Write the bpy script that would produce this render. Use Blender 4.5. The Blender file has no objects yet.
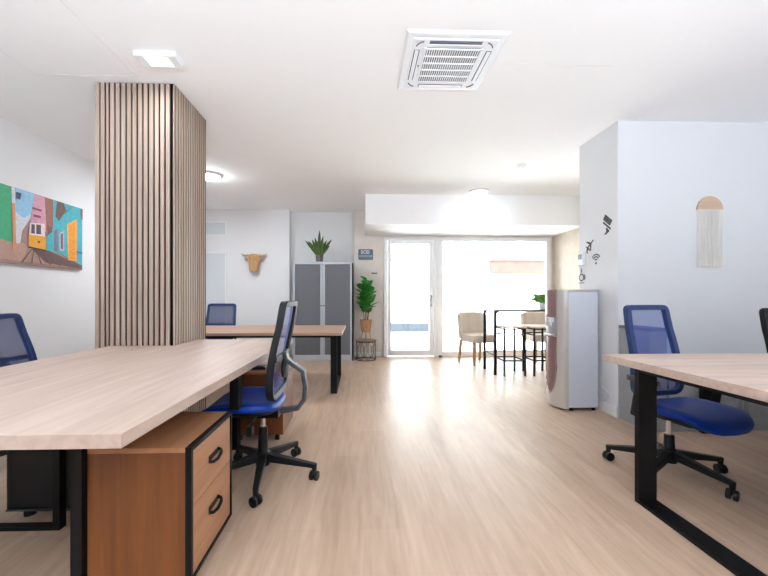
import bpy, math, random
from mathutils import Vector, Matrix
random.seed(7)
S = bpy.context.scene
COL = S.collection
PI = math.pi
R = math.radians

# ------------------------------------------------------------------ materials
def lin(c):
    c = c / 255.0
    return c / 12.92 if c <= 0.04045 else ((c + 0.055) / 1.055) ** 2.4
def rgb(t):
    return (lin(t[0]), lin(t[1]), lin(t[2]), 1.0)
MATS = {}
def base(name):
    m = bpy.data.materials.new(name); m.use_nodes = True
    nt = m.node_tree; b = nt.nodes['Principled BSDF']
    MATS[name] = m
    return m, nt, b
def mat(name, c, rough=0.5, metal=0.0, var=0.03, scale=8.0, spec=0.5, bump=0.0, bscale=60.0):
    m, nt, b = base(name)
    b.inputs['Roughness'].default_value = rough
    b.inputs['Metallic'].default_value = metal
    b.inputs['Specular IOR Level'].default_value = spec
    tc = nt.nodes.new('ShaderNodeTexCoord')
    nz = nt.nodes.new('ShaderNodeTexNoise'); nz.inputs['Scale'].default_value = scale; nz.inputs['Detail'].default_value = 3
    nt.links.new(tc.outputs['Object'], nz.inputs['Vector'])
    cr = nt.nodes.new('ShaderNodeValToRGB')
    a = rgb(c)
    cr.color_ramp.elements[0].position = 0.3; cr.color_ramp.elements[1].position = 0.7
    cr.color_ramp.elements[0].color = tuple(v * (1 - var) for v in a[:3]) + (1,)
    cr.color_ramp.elements[1].color = tuple(min(1, v * (1 + var)) for v in a[:3]) + (1,)
    nt.links.new(nz.outputs['Fac'], cr.inputs['Fac'])
    nt.links.new(cr.outputs['Color'], b.inputs['Base Color'])
    if bump:
        n2 = nt.nodes.new('ShaderNodeTexNoise'); n2.inputs['Scale'].default_value = bscale; n2.inputs['Detail'].default_value = 4
        nt.links.new(tc.outputs['Object'], n2.inputs['Vector'])
        bp = nt.nodes.new('ShaderNodeBump'); bp.inputs['Strength'].default_value = bump; bp.inputs['Distance'].default_value = 0.01
        nt.links.new(n2.outputs['Fac'], bp.inputs['Height']); nt.links.new(bp.outputs['Normal'], b.inputs['Normal'])
    return m
def wood(name, c_dark, c_light, axis='Y', rough=0.45, fine=38.0, coarse=5.0, stretch=0.06, knots=None, spec=0.4):
    """grain stretched along one object axis"""
    m, nt, b = base(name)
    b.inputs['Roughness'].default_value = rough; b.inputs['Specular IOR Level'].default_value = spec
    tc = nt.nodes.new('ShaderNodeTexCoord')
    mp = nt.nodes.new('ShaderNodeMapping')
    sc = [1, 1, 1]; sc['XYZ'.index(axis)] = stretch
    mp.inputs['Scale'].default_value = sc
    nt.links.new(tc.outputs['Object'], mp.inputs['Vector'])
    n1 = nt.nodes.new('ShaderNodeTexNoise'); n1.inputs['Scale'].default_value = fine; n1.inputs['Detail'].default_value = 6; n1.inputs['Distortion'].default_value = 0.4
    n2 = nt.nodes.new('ShaderNodeTexNoise'); n2.inputs['Scale'].default_value = coarse; n2.inputs['Detail'].default_value = 3
    for n in (n1, n2): nt.links.new(mp.outputs['Vector'], n.inputs['Vector'])
    mx = nt.nodes.new('ShaderNodeMix'); mx.data_type = 'FLOAT'; mx.inputs['Factor'].default_value = 0.5
    nt.links.new(n1.outputs['Fac'], mx.inputs['A']); nt.links.new(n2.outputs['Fac'], mx.inputs['B'])
    cr = nt.nodes.new('ShaderNodeValToRGB')
    cr.color_ramp.elements[0].position = 0.36; cr.color_ramp.elements[1].position = 0.64
    cr.color_ramp.elements[0].color = rgb(c_dark); cr.color_ramp.elements[1].color = rgb(c_light)
    if knots:
        e = cr.color_ramp.elements.new(0.30); e.color = rgb(knots)
    nt.links.new(mx.outputs['Result'], cr.inputs['Fac'])
    nt.links.new(cr.outputs['Color'], b.inputs['Base Color'])
    return m
def emis(name, c, strength):
    m, nt, b = base(name)
    b.inputs['Base Color'].default_value = rgb(c)
    b.inputs['Emission Color'].default_value = rgb(c)
    b.inputs['Emission Strength'].default_value = strength
    return m
def see_through(name, c, alpha, rough=0.6):
    m, nt, b = base(name)
    b.inputs['Base Color'].default_value = rgb(c); b.inputs['Roughness'].default_value = rough
    tr = nt.nodes.new('ShaderNodeBsdfTransparent')
    mx = nt.nodes.new('ShaderNodeMixShader')
    # fine weave: threads are opaque, holes are open
    tc = nt.nodes.new('ShaderNodeTexCoord')
    nz = nt.nodes.new('ShaderNodeTexNoise'); nz.inputs['Scale'].default_value = 900
    nt.links.new(tc.outputs['Object'], nz.inputs['Vector'])
    mr = nt.nodes.new('ShaderNodeMapRange'); mr.inputs['From Min'].default_value = 0.35; mr.inputs['From Max'].default_value = 0.65
    mr.inputs['To Min'].default_value = alpha - 0.08; mr.inputs['To Max'].default_value = alpha + 0.08
    nt.links.new(nz.outputs['Fac'], mr.inputs['Value'])
    nt.links.new(mr.outputs['Result'], mx.inputs['Fac'])
    nt.links.new(tr.outputs['BSDF'], mx.inputs[1]); nt.links.new(b.outputs['BSDF'], mx.inputs[2])
    nt.links.new(mx.outputs['Shader'], nt.nodes['Material Output'].inputs['Surface'])
    return m
def glass_mat(name):
    m, nt, b = base(name)
    nt.nodes.remove(b)
    tr = nt.nodes.new('ShaderNodeBsdfTransparent'); tr.inputs['Color'].default_value = (0.97, 0.985, 0.98, 1)
    gl = nt.nodes.new('ShaderNodeBsdfGlossy'); gl.inputs['Roughness'].default_value = 0.02
    fr = nt.nodes.new('ShaderNodeFresnel'); fr.inputs['IOR'].default_value = 1.35
    mx = nt.nodes.new('ShaderNodeMixShader')
    nt.links.new(fr.outputs['Fac'], mx.inputs['Fac']); nt.links.new(tr.outputs['BSDF'], mx.inputs[1]); nt.links.new(gl.outputs['BSDF'], mx.inputs[2])
    nt.links.new(mx.outputs['Shader'], nt.nodes['Material Output'].inputs['Surface'])
    return m
def floor_mat(name):
    m, nt, b = base(name)
    b.inputs['Roughness'].default_value = 0.37; b.inputs['Specular IOR Level'].default_value = 0.14
    tc = nt.nodes.new('ShaderNodeTexCoord')
    rot = nt.nodes.new('ShaderNodeMapping'); rot.inputs['Rotation'].default_value = (0, 0, R(90))
    nt.links.new(tc.outputs['Object'], rot.inputs['Vector'])
    br = nt.nodes.new('ShaderNodeTexBrick')
    br.inputs['Scale'].default_value = 1.0; br.inputs['Brick Width'].default_value = 1.28; br.inputs['Row Height'].default_value = 0.192
    br.inputs['Mortar Size'].default_value = 0.0012; br.inputs['Mortar Smooth'].default_value = 0.3
    br.inputs['Color1'].default_value = (0.40, 0.40, 0.40, 1); br.inputs['Color2'].default_value = (0.60, 0.60, 0.60, 1); br.inputs['Mortar'].default_value = (0.36, 0.36, 0.36, 1)
    br.offset = 0.37
    nt.links.new(rot.outputs['Vector'], br.inputs['Vector'])
    mp = nt.nodes.new('ShaderNodeMapping'); mp.inputs['Scale'].default_value = (1, 0.09, 1)
    nt.links.new(tc.outputs['Object'], mp.inputs['Vector'])
    n1 = nt.nodes.new('ShaderNodeTexNoise'); n1.inputs['Scale'].default_value = 34; n1.inputs['Detail'].default_value = 6; n1.inputs['Distortion'].default_value = 0.6
    n2 = nt.nodes.new('ShaderNodeTexNoise'); n2.inputs['Scale'].default_value = 5; n2.inputs['Detail'].default_value = 4; n2.inputs['Distortion'].default_value = 0.8
    for n in (n1, n2): nt.links.new(mp.outputs['Vector'], n.inputs['Vector'])
    def add(a, bb, fac):
        x = nt.nodes.new('ShaderNodeMix'); x.data_type = 'FLOAT'; x.inputs['Factor'].default_value = fac
        nt.links.new(a, x.inputs['A']); nt.links.new(bb, x.inputs['B']); return x.outputs['Result']
    v = add(n1.outputs['Fac'], n2.outputs['Fac'], 0.55)
    bw = nt.nodes.new('ShaderNodeRGBToBW'); nt.links.new(br.outputs['Color'], bw.inputs['Color'])
    v = add(v, bw.outputs['Val'], 0.33)
    cr = nt.nodes.new('ShaderNodeValToRGB')
    cr.color_ramp.elements[0].position = 0.35; cr.color_ramp.elements[1].position = 0.62
    cr.color_ramp.elements[0].color = rgb((154, 128, 108)); cr.color_ramp.elements[1].color = rgb((188, 163, 142))
    nt.links.new(v, cr.inputs['Fac']); nt.links.new(cr.outputs['Color'], b.inputs['Base Color'])
    bp = nt.nodes.new('ShaderNodeBump'); bp.inputs['Strength'].default_value = 0.08; bp.inputs['Distance'].default_value = 0.004
    nt.links.new(v, bp.inputs['Height']); nt.links.new(bp.outputs['Normal'], b.inputs['Normal'])
    return m

M = dict(
    wall=mat('wall_white_paint', (228, 228, 229), 0.75, var=0.008, scale=2, bump=0.03, bscale=220),
    wall_right=mat('wall_cool_white_paint', (218, 219, 222), 0.7, var=0.006, scale=2, bump=0.03, bscale=220),
    ceil=mat('ceiling_white_paint', (250, 250, 251), 0.8, var=0.006, scale=1.5, bump=0.03, bscale=200),
    rear=mat('rear_wall_taupe', (104, 102, 100), 0.8, var=0.02),
    pier=mat('pier_pinkish_plaster', (226, 218, 212), 0.8, var=0.04, scale=6, bump=0.15, bscale=90),
    beige=mat('nook_beige_stucco', (202, 188, 174), 0.85, var=0.07, scale=9, bump=0.25, bscale=80),
    floor=floor_mat('floor_laminate'),
    trim=mat('white_trim', (238, 238, 238), 0.45, var=0.01),
    upvc=mat('white_window_frame', (240, 240, 242), 0.35, var=0.01),
    glass=glass_mat('window_glass'),
    desk=wood('desk_light_oak', (172, 150, 136), (198, 177, 164), 'Y', 0.5, 30, 4, 0.07),
    desk_x=wood('desk_light_oak_across', (172, 150, 136), (198, 177, 164), 'X', 0.5, 30, 4, 0.07),
    fardesk=wood('desk_far_oak', (154, 121, 100), (176, 145, 124), 'X', 0.5, 30, 4, 0.07),
    slat=wood('slat_oak', (148, 128, 114), (180, 161, 148), 'Z', 0.55, 40, 6, 0.05),
    felt=mat('slat_black_felt', (12, 9, 8), 0.95, var=0.1, scale=60, spec=0.1),
    oakbox=wood('pedestal_wild_oak_shaded', (84, 43, 16), (112, 64, 29), 'Z', 0.45, 30, 4, 0.05, (60, 29, 10)),  # dark oak, with the shade under the desk put into its colour
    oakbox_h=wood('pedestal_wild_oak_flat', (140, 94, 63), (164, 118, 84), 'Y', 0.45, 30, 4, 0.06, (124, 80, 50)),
    black=mat('black_powder_coat', (6, 6, 7), 0.55, var=0.06, scale=30, spec=0.2),
    plast=mat('black_plastic', (11, 12, 14), 0.5, var=0.06, scale=30, spec=0.3),
    dgrey=mat('charcoal_plastic', (50, 52, 56), 0.45, var=0.04, scale=20),
    blue=mat('blue_seat_fabric', (0, 46, 132), 0.45, var=0.10, scale=40, spec=0.22, bump=0.08, bscale=400),
    navy=mat('navy_back_frame', (4, 36, 84), 0.5, var=0.06, scale=30),
    mesh=see_through('blue_mesh', (8, 58, 146), 0.62),
    navymesh=see_through('navy_mesh', (34, 48, 92), 0.80),
    chrome=mat('chrome', (210, 210, 214), 0.15, 1.0, var=0.01),
    silver=mat('silver_cabinet_paint', (186, 190, 197), 0.4, 0.2, var=0.02),
    tambour=mat('grey_tambour', (106, 108, 114), 0.5, 0.1, var=0.03),
    gcab=mat('grey_cabinet_paint', (142, 144, 145), 0.5, 0.0, var=0.02),
    gcabtop=mat('dark_grey_cabinet_top', (98, 100, 104), 0.5, 0.0, var=0.02),
    pale=mat('pale_grey_board', (212, 217, 221), 0.3, 0.0, var=0.01),
    leaf=mat('leaf_green', (62, 142, 58), 0.4, var=0.35, scale=14),
    snake=mat('snake_plant_green', (64, 92, 34), 0.45, var=0.4, scale=40),
    fern=mat('fern_green', (128, 178, 84), 0.5, var=0.3, scale=20),
    stem=mat('plant_stem', (96, 92, 52), 0.7, var=0.2),
    soil=mat('potting_soil', (54, 40, 30), 0.95, var=0.3, scale=60),
    basket=mat('woven_basket', (176, 134, 98), 0.85, var=0.25, scale=70, bump=0.6, bscale=120),
    greypot=mat('grey_pot', (98, 90, 84), 0.7, var=0.1),
    whitepot=mat('white_pot', (230, 228, 224), 0.4, var=0.02),
    wicker=mat('tan_wicker', (196, 150, 104), 0.8, var=0.22, scale=60, bump=0.5, bscale=140),
    horn=mat('pale_horn', (198, 176, 146), 0.6, var=0.1),
    sign=mat('sign_slate_blue', (84, 104, 118), 0.5, var=0.08, scale=30),
    signtext=mat('sign_white', (222, 228, 232), 0.5, var=0.01),
    walnut=wood('stool_wood', (196, 170, 146), (216, 194, 172), 'X', 0.5, 30, 5, 0.1),
    tabletop=mat('high_table_dark_top', (72, 68, 68), 0.25, var=0.08, scale=30, spec=0.6),
    hextop=wood('hex_table_wood', (110, 82, 62), (140, 108, 84), 'X', 0.5, 30, 5, 0.1),
    uphol=mat('beige_upholstery', (212, 199, 184), 0.9, var=0.08, scale=50, bump=0.2, bscale=300),
    chairleg=wood('armchair_leg_wood', (168, 122, 84), (190, 146, 106), 'Z', 0.5, 40, 5, 0.1),
    dispside=mat('dispenser_side_grey', (204, 209, 220), 0.4, 0.0, var=0.01),
    dispfront=mat('dispenser_front_silver', (196, 191, 186), 0.3, 0.25, var=0.02),
    mauve=mat('dispenser_mauve', (128, 98, 96), 0.3, 0.1, var=0.04),
    disprecess=mat('dispenser_recess_grey', (150, 150, 154), 0.35, 0.1, var=0.03),
    decal=mat('decal_charcoal', (54, 54, 58), 0.7, var=0.05),
    white_pl=mat('white_plastic', (236, 238, 242), 0.4, var=0.01),
    acgap=mat('ac_dark_slot', (92, 94, 112), 0.6, var=0.05),
    acrec=mat('ac_filter_grey', (74, 74, 88), 0.8, var=0.05),
    lcd=mat('lcd_grey', (120, 126, 128), 0.3, var=0.05),
    macwood=wood('macrame_wood', (188, 160, 136), (206, 180, 156), 'X', 0.6, 40, 6, 0.1),
    yarn=mat('cream_yarn', (240, 236, 230), 0.9, var=0.10, scale=120),
    lamp=emis('lamp_diffuser', (255, 252, 246), 14.0),
    lamp2=emis('lamp_diffuser_soft', (255, 252, 248), 3.0),
    street=mat('street_pale_concrete', (206, 204, 200), 0.9, var=0.05, scale=1.5),
    facade=mat('street_facade_render', (226, 224, 220), 0.9, var=0.03, scale=1.5),
    beam=mat('terracotta_band', (80, 50, 42), 0.85, var=0.2, scale=4),
    bench=mat('bluegrey_planter', (26, 33, 42), 0.7, var=0.2, scale=4),
    cable_w=mat('white_cable', (220, 220, 222), 0.5, var=0.02),
)
def flat(name, c):
    return mat(name, c, 0.6, var=0.10, scale=30)

# ------------------------------------------------------------------ mesh builder
class MB:
    def __init__(s): s.v = []; s.f = []; s.mi = []; s.cur = 0
    def add(s, vs, fs):
        o = len(s.v); s.v += [tuple(v) for v in vs]
        s.f += [tuple(i + o for i in f) for f in fs]; s.mi += [s.cur] * len(fs); return s
    def box(s, x0, x1, y0, y1, z0, z1):
        vs = [(x, y, z) for x in (x0, x1) for y in (y0, y1) for z in (z0, z1)]
        return s.add(vs, [(0, 1, 3, 2), (4, 6, 7, 5), (0, 4, 5, 1), (2, 3, 7, 6), (0, 2, 6, 4), (1, 5, 7, 3)])
    def loft(s, rings, caps=True, closed=False):
        n = len(rings[0]); vs = [p for r in rings for p in r]; fs = []
        m = len(rings)
        for i in range(m if closed else m - 1):
            a = i * n; b = ((i + 1) % m) * n
            for j in range(n):
                k = (j + 1) % n
                fs.append((a + j, a + k, b + k, b + j))
        if caps and not closed:
            fs.append(tuple(range(n - 1, -1, -1))); fs.append(tuple((m - 1) * n + j for j in range(n)))
        return s.add(vs, fs)
    def tube(s, pts, r, seg=8, closed=False):
        pts = [Vector(p) for p in pts]; n = len(pts); rings = []
        rr = r if isinstance(r, (list, tuple)) else [r] * n
        up = Vector((0.13, 0.27, 0.95))
        for i, p in enumerate(pts):
            if closed: t = (pts[(i + 1) % n] - pts[i - 1])
            else: t = pts[min(i + 1, n - 1)] - pts[max(i - 1, 0)]
            t.normalize()
            a = t.cross(up)
            if a.length < 1e-3: a = t.cross(Vector((1, 0, 0)))
            a.normalize(); b = t.cross(a)
            rings.append([p + (a * math.cos(2 * PI * k / seg) + b * math.sin(2 * PI * k / seg)) * rr[i] for k in range(seg)])
        return s.loft(rings, True, closed)
    def bar(s, p0, p1, w, h, w1=None, h1=None, up=(0, 0, 1)):
        p0, p1 = Vector(p0), Vector(p1); t = (p1 - p0).normalized(); up = Vector(up)
        if abs(t.dot(up)) > 0.98: up = Vector((0, 1, 0))
        a = t.cross(up).normalized(); b = a.cross(t).normalized()
        w1 = w if w1 is None else w1; h1 = h if h1 is None else h1
        R_ = []
        for p, ww, hh in ((p0, w, h), (p1, w1, h1)):
            R_.append([p - a * ww / 2 - b * hh / 2, p + a * ww / 2 - b * hh / 2, p + a * ww / 2 + b * hh / 2, p - a * ww / 2 + b * hh / 2])
        return s.loft(R_)
    def lathe(s, prof, c=(0, 0, 0), seg=24, caps=True):
        return s.loft([[(c[0] + r * math.cos(2 * PI * k / seg), c[1] + r * math.sin(2 * PI * k / seg), c[2] + z) for k in range(seg)] for r, z in prof], caps)
    def disc_x(s, c, r, w, seg=20):
        """cylinder whose axis is horizontal, turned by caller"""
        return s.loft([[(c[0] + dx, c[1] + r * math.cos(2 * PI * k / seg), c[2] + r * math.sin(2 * PI * k / seg)) for k in range(seg)] for dx in (-w / 2, w / 2)])
    def poly(s, pts, thick):
        """prism: outline pts, extruded by vector thick"""
        t = Vector(thick); a = [Vector(p) for p in pts]
        return s.loft([a, [p + t for p in a]])
    def grid(s, g):
        n = len(g[0]); vs = [p for r in g for p in r]; fs = []
        for i in range(len(g) - 1):
            for j in range(n - 1):
                fs.append((i * n + j, i * n + j + 1, (i + 1) * n + j + 1, (i + 1) * n + j))
        return s.add(vs, fs)
    def rotz(s, a, c=(0, 0), start=0):
        ca, sa = math.cos(a), math.sin(a)
        for i in range(start, len(s.v)):
            x, y, z = s.v[i]; x -= c[0]; y -= c[1]
            s.v[i] = (c[0] + x * ca - y * sa, c[1] + x * sa + y * ca, z)
        return s
    def build(s, name, m, parent=None, bevel=0.0, smooth=False, subsurf=0, solid=0.0, segs=2, loc=None):
        me = bpy.data.meshes.new(name); me.from_pydata(s.v, [], s.f)
        ms = m if isinstance(m, (list, tuple)) else [m]
        for x in ms: me.materials.append(x)
        for p, i in zip(me.polygons, s.mi): p.material_index = min(i, len(ms) - 1)
        import bmesh
        bm = bmesh.new(); bm.from_mesh(me); bmesh.ops.recalc_face_normals(bm, faces=bm.faces); bm.to_mesh(me); bm.free()
        if smooth:
            for p in me.polygons: p.use_smooth = True
        me.update()
        o = bpy.data.objects.new(name, me); COL.objects.link(o)
        if parent: o.parent = parent
        if loc: o.location = loc
        if solid:
            md = o.modifiers.new('solid', 'SOLIDIFY'); md.thickness = solid; md.offset = 0
        if bevel:
            md = o.modifiers.new('bevel', 'BEVEL'); md.width = bevel; md.segments = segs; md.limit_method = 'ANGLE'; md.angle_limit = R(40)
        if subsurf:
            md = o.modifiers.new('sub', 'SUBSURF'); md.levels = subsurf; md.render_levels = subsurf
        if smooth and not subsurf:
            try:
                me.set_sharp_from_angle(angle=R(42))
            except Exception: pass
        return o
def tag(o, label, cat, group=None):
    o['label'] = label; o['category'] = cat
    if group: o['group'] = group
    return o
def thing(name, label, cat, loc=(0, 0, 0), rz=0, group=None):
    o = bpy.data.objects.new(name, None); COL.objects.link(o)
    o.empty_display_size = 0.1; o.location = loc; o.rotation_euler = (0, 0, rz)
    return tag(o, label, cat, group)
def struct(o):
    o['kind'] = 'structure'; return o

# ------------------------------------------------------------------ camera
UPTILT, UPW = 6, 225
H = 1.10; F = 370.0; YAW = R(1.86)
cam = bpy.data.cameras.new('camera'); co = bpy.data.objects.new('camera', cam); COL.objects.link(co)
co.location = (0, 0, H); co.rotation_euler = (R(90), 0, -YAW)
cam.sensor_fit = 'HORIZONTAL'; cam.sensor_width = 36; cam.lens = F / 768 * 36
cam.shift_x = 12 / 768; cam.shift_y = 9 / 768; cam.clip_start = 0.05
S.camera = co
CX, CY = 372.0, 297.0
def ray(px, py):
    xc, zc = (px - CX) / F, (CY - py) / F
    return Vector((xc * math.cos(YAW) + math.sin(YAW), math.cos(YAW) - xc * math.sin(YAW), zc))
def on_x(px, py, X):
    d = ray(px, py); return (d * (X / d.x)) + Vector((0, 0, H))

# ------------------------------------------------------------------ room shell
CEIL = 2.71
LW, RW, REAR, BACK = -3.2, 4.6, -3.2, 6.85
struct(MB().box(LW - 0.2, RW + 0.2, REAR - 0.2, 7.3, -0.1, 0).build('floor', M['floor']))
struct(MB().box(LW - 0.2, RW + 0.2, REAR - 0.2, 7.3, CEIL, CEIL + 0.12).build('ceiling', M['ceil']))
struct(MB().box(LW - 0.15, LW, REAR - 0.2, 7.3, 0, CEIL).build('wall_left', M['wall']))
struct(MB().box(RW, RW + 0.15, REAR - 0.2, 3.30, 0, CEIL).build('wall_right', M['wall_right']))
# partition block on the right (white end seen by the dispenser)
struct(MB().box(2.35, RW + 0.15, 3.30, 3.89, 0, CEIL).build('wall_partition', M['wall_right']))
struct(MB().box(3.62, RW, 3.89, 7.0, 0, CEIL).build('wall_nook', M['beige']))
# back walls
struct(MB().box(LW, -1.30, BACK, 7.3, 0, CEIL).build('wall_back', M['wall']))
struct(MB().box(-1.30, -0.11, 7.05, 7.3, 0, CEIL).build('wall_alcove', M['wall']))
w = MB().box(-0.11, 0.44, BACK, 7.15, 0, CEIL).box(0.44, 3.62, BACK, 7.0, 2.20, CEIL).box(3.56, 3.62, BACK, 7.0, 0, 2.2)
struct(w.build('wall_front', M['pier']))
struct(MB().box(0.09, 3.62, 5.78, BACK, 2.24, CEIL).build('trim_1', M['ceil']))         # bulkhead over the entrance
# unseen rear wall behind the camera, made dark to cut frontal light
struct(MB().box(LW, RW, REAR - 0.15, REAR, 0, CEIL).build('wall_rear', M['rear']))
# baseboards
struct(MB().box(2.338, 2.35, 3.30, 3.89, 0, 0.09).build('baseboard_partition', M['trim']))
struct(MB().box(LW, LW + 0.012, REAR, BACK, 0, 0.08).build('baseboard_left', M['trim']))
struct(MB().box(LW, -1.30, BACK - 0.012, BACK, 0, 0.08).build('baseboard_back', M['trim']))
struct(MB().box(-0.11, 0.40, BACK - 0.012, BACK, 0, 0.08).build('baseboard_pier', M['trim']))
# ceiling hatch outline
hx = MB()
for a, b_, c, d in ((-2.35, -1.62, 2.00, 2.008), (-2.35, -1.62, 2.75, 2.758), (-2.35, -2.342, 2.0, 2.758), (-1.628, -1.62, 2.0, 2.758)):
    hx.box(a, b_, c, d, CEIL - 0.0012, CEIL)
struct(hx.build('trim_2', M['trim']))
struct(MB().box(0.98, 1.75, 2.52, 2.526, CEIL - 0.0012, CEIL).build('trim_3', M['trim']))

# door
door = struct(MB().box(0.44, 0.50, 6.80, 6.87, 0, 2.198).box(1.36, 1.418, 6.80, 6.87, 0, 2.198).box(0.501, 1.359, 6.80, 6.87, 2.155, 2.198).build('door_1', M['upvc']))
MB().box(0.505, 0.575, 6.81, 6.86, 0.015, 2.15).box(1.285, 1.355, 6.81, 6.86, 0.015, 2.15).box(0.575, 1.285, 6.81, 6.86, 2.08, 2.15).box(0.575, 1.285, 6.81, 6.86, 0.015, 0.12).build('door_sash', M['upvc'], door)
MB().box(0.57, 1.29, 6.83, 6.838, 0.11, 2.09).build('glass', M['glass'], door)
hd = MB().box(1.305, 1.335, 6.80, 6.812, 0.93, 1.13); hd.tube([(1.32, 6.80, 1.05), (1.32, 6.765, 1.05), (1.21, 6.765, 1.05)], 0.009)
hd.build('door_handle', M['chrome'], door)
dc = MB().box(0.56, 0.80, 6.765, 6.80, 2.09, 2.145); dc.bar((0.62, 6.755, 2.10), (0.78, 6.70, 2.075), 0.02, 0.012); dc.bar((0.78, 6.70, 2.075), (0.95, 6.79, 2.12), 0.02, 0.012)
dc.build('door_closer', M['white_pl'], door, bevel=0.004)
hg = MB()
for z in (0.3, 1.1, 1.9): hg.lathe([(0.012, -0.05), (0.012, 0.05)], (0.50, 6.795, z), 10)
hg.build('hinge', M['white_pl'], door)
# window
wn = MB().box(1.45, 1.53, 6.80, 6.87, 0, 2.198).box(3.48, 3.558, 6.80, 6.87, 0, 2.198).box(1.531, 3.479, 6.80, 6.87, 2.13, 2.198).box(1.531, 3.479, 6.80, 6.87, 0, 0.09)
wn = struct(wn.build('window_1', M['upvc'])); MB().box(1.52, 3.49, 6.835, 6.843, 0.08, 2.14).build('glass', M['glass'], wn)
struct(MB().box(1.42, 1.448, 6.80, 6.87, 0, 2.198).build('trim_4', M['upvc']))
tag(MB().lathe([(0.035, 0), (0.035, 0.02), (0.025, 0.035)], (1.47, 6.72, 0), 16).build('door_stop', M['dgrey'], smooth=True), 'small dark door stop on the floor at the foot of the entrance frame', 'door stop')

# ------------------------------------------------------------------ outside
struct(MB().box(-14, 18, 7.3, 20, -0.12, -0.02).build('ground', M['street']))
fb = thing('street_building', 'white overexposed building across the street seen through the shop window', 'building', (0, 15, 0))
MB().box(-14, 18, 0, 0.4, -0.05, 7).build('facade', M['facade'], fb)
MB().box(5.3, 8.05, -0.12, 0, 2.05, 2.6).build('terracotta_band', M['beam'], fb)
MB().box(5.3, 8.05, -0.16, 0, 2.6, 2.8).build('band_coping', M['gcabtop'], fb)
g = MB(); [g.box(5.9 + i * 0.2, 5.98 + i * 0.2, -0.06, 0, 3.1, 3.5) for i in range(5)]
g.build('vent_grille', mat('pale_green_grille', (110, 170, 140), 0.7), fb)
MB().box(0.3, 3.1, -0.06, 0, 2.55, 2.8).build('shutter_box', M['gcabtop'], fb)
pl = thing('street_planter', 'long low blue-grey planter standing in the street beyond the glass door', 'planter', (1.6, 12.0, -0.02))
MB().box(-0.95, 0.75, -0.25, 0.25, 0, 0.28).build('planter_box', M['bench'], pl, bevel=0.02)
q = MB(); q.tube([(-0.85, 0, 0.27), (-0.85, 0, 0.62)], 0.05, 10); q.build('post', M['bench'], pl)

# ------------------------------------------------------------------ slatted column
CX0, CX1, CY0, CY1 = -1.98, -1.40, 2.83, 3.43
cl = thing('slatted_column', 'square pillar clad in vertical oak slats over black felt', 'column', (0, 0, 0))
MB().box(CX0 + 0.011, CX1 - 0.0045, CY0 + 0.011, CY1 - 0.011, 0, CEIL).build('felt_backing', M['felt'], cl)
P = 0.0413; sl = 0.0262
f = MB(); f.box(CX0, CX0 + 0.03, CY0, CY0 + 0.012, 0, CEIL - 0.005)
x = CX0 + 0.03 + 0.012; i = 0
while x + sl <= CX1 - 0.02:
    wd = sl if i != 1 else 0.014
    f.box(x, x + wd, CY0, CY0 + 0.012, 0, CEIL - 0.005); x += wd + 0.0148; i += 1
f.build('front_slats', M['slat'], cl)
f = MB(); y = CY0
while y + sl <= CY1 + 0.004:
    f.box(CX1 - 0.0052, CX1, y, y + 0.0255, 0, CEIL - 0.005); y += P
f.build('right_slats', M['slat'], cl)
f = MB(); x = CX0 + 0.03
while x + sl <= CX1: f.box(x, x + sl, CY1 - 0.012, CY1, 0, CEIL - 0.005); x += P
f.build('back_slats', M['slat'], cl)
f = MB(); y = CY0 + 0.03
while y + sl <= CY1: f.box(CX0, CX0 + 0.012, y, y + sl, 0, CEIL - 0.005); y += P
f.build('left_slats', M['slat'], cl)

# ------------------------------------------------------------------ desks
def top_poly(pts, z0, z1): return MB().poly([(x, y, z0) for x, y in pts], (0, 0, z1 - z0))
def uframe_x(x0, x1, y0, y1, zt, t=0.045):
    """closed frame lying in an X-Z plane, bar depth y0..y1"""
    return MB().box(x0, x0 + t, y0, y1, 0, zt).box(x1 - t, x1, y0, y1, 0, zt).box(x0 + t, x1 - t, y0, y1, 0, t * 0.55).box(x0 + t, x1 - t, y0, y1, zt - t * 0.6, zt)
def uframe_y(x0, x1, y0, y1, zt, t=0.03, fb=0.02):
    return MB().box(x0, x1, y0, y0 + t, 0, zt).box(x0, x1, y1 - t, y1, 0, zt).box(x0, x1, y0 + t, y1 - t, 0, fb).box(x0, x1, y0 + t, y1 - t, zt - 0.015, zt)
d = thing('bench_desk', 'long light oak desk in the left foreground running back beside the slatted column', 'desk')
top_poly([(-1.87, 1.008), (-0.637, 1.008), (-0.585, 3.23), (CX1 + 0.004, 3.23), (CX1 + 0.004, CY0 - 0.004), (-1.87, CY0 - 0.004)], 0.695, 0.735).build('tabletop', M['desk'], d, bevel=0.002)
uframe_x(-1.80, -0.99, 1.35, 1.43, 0.695, 0.04).build('leg_frame', M['black'], d)
uframe_x(-1.36, -0.885, 2.69, 2.78, 0.695).build('leg_frame', M['black'], d)
uframe_x(-1.80, -1.415, 1.79, 1.83, 0.695, 0.032).build('leg_frame', M['black'], d)
MB().box(-0.69, -0.645, 1.98, 2.05, 0.50, 0.695).build('cable_box', M['black'], d, bevel=0.003)
MB().box(-1.34, -1.30, 1.43, 2.69, 0.655, 0.695).build('under_rail', M['black'], d)

d = thing('bench_desk', 'light oak desk at right with one corner pointing into the room on black loop legs', 'desk')
top_poly([(1.468, 2.195), (1.50, 0.55), (4.25, 0.55), (4.25, 2.195)], 0.715, 0.755).build('tabletop', M['desk_x'], d, bevel=0.002)
uframe_y(1.482, 1.58, 0.80, 1.95, 0.715).build('leg_frame', M['black'], d)
uframe_y(4.06, 4.16, 0.80, 1.95, 0.715).build('leg_frame', M['black'], d)
MB().box(1.58, 4.06, 1.84, 1.88, 0.675, 0.715).build('under_rail', M['black'], d)

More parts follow.
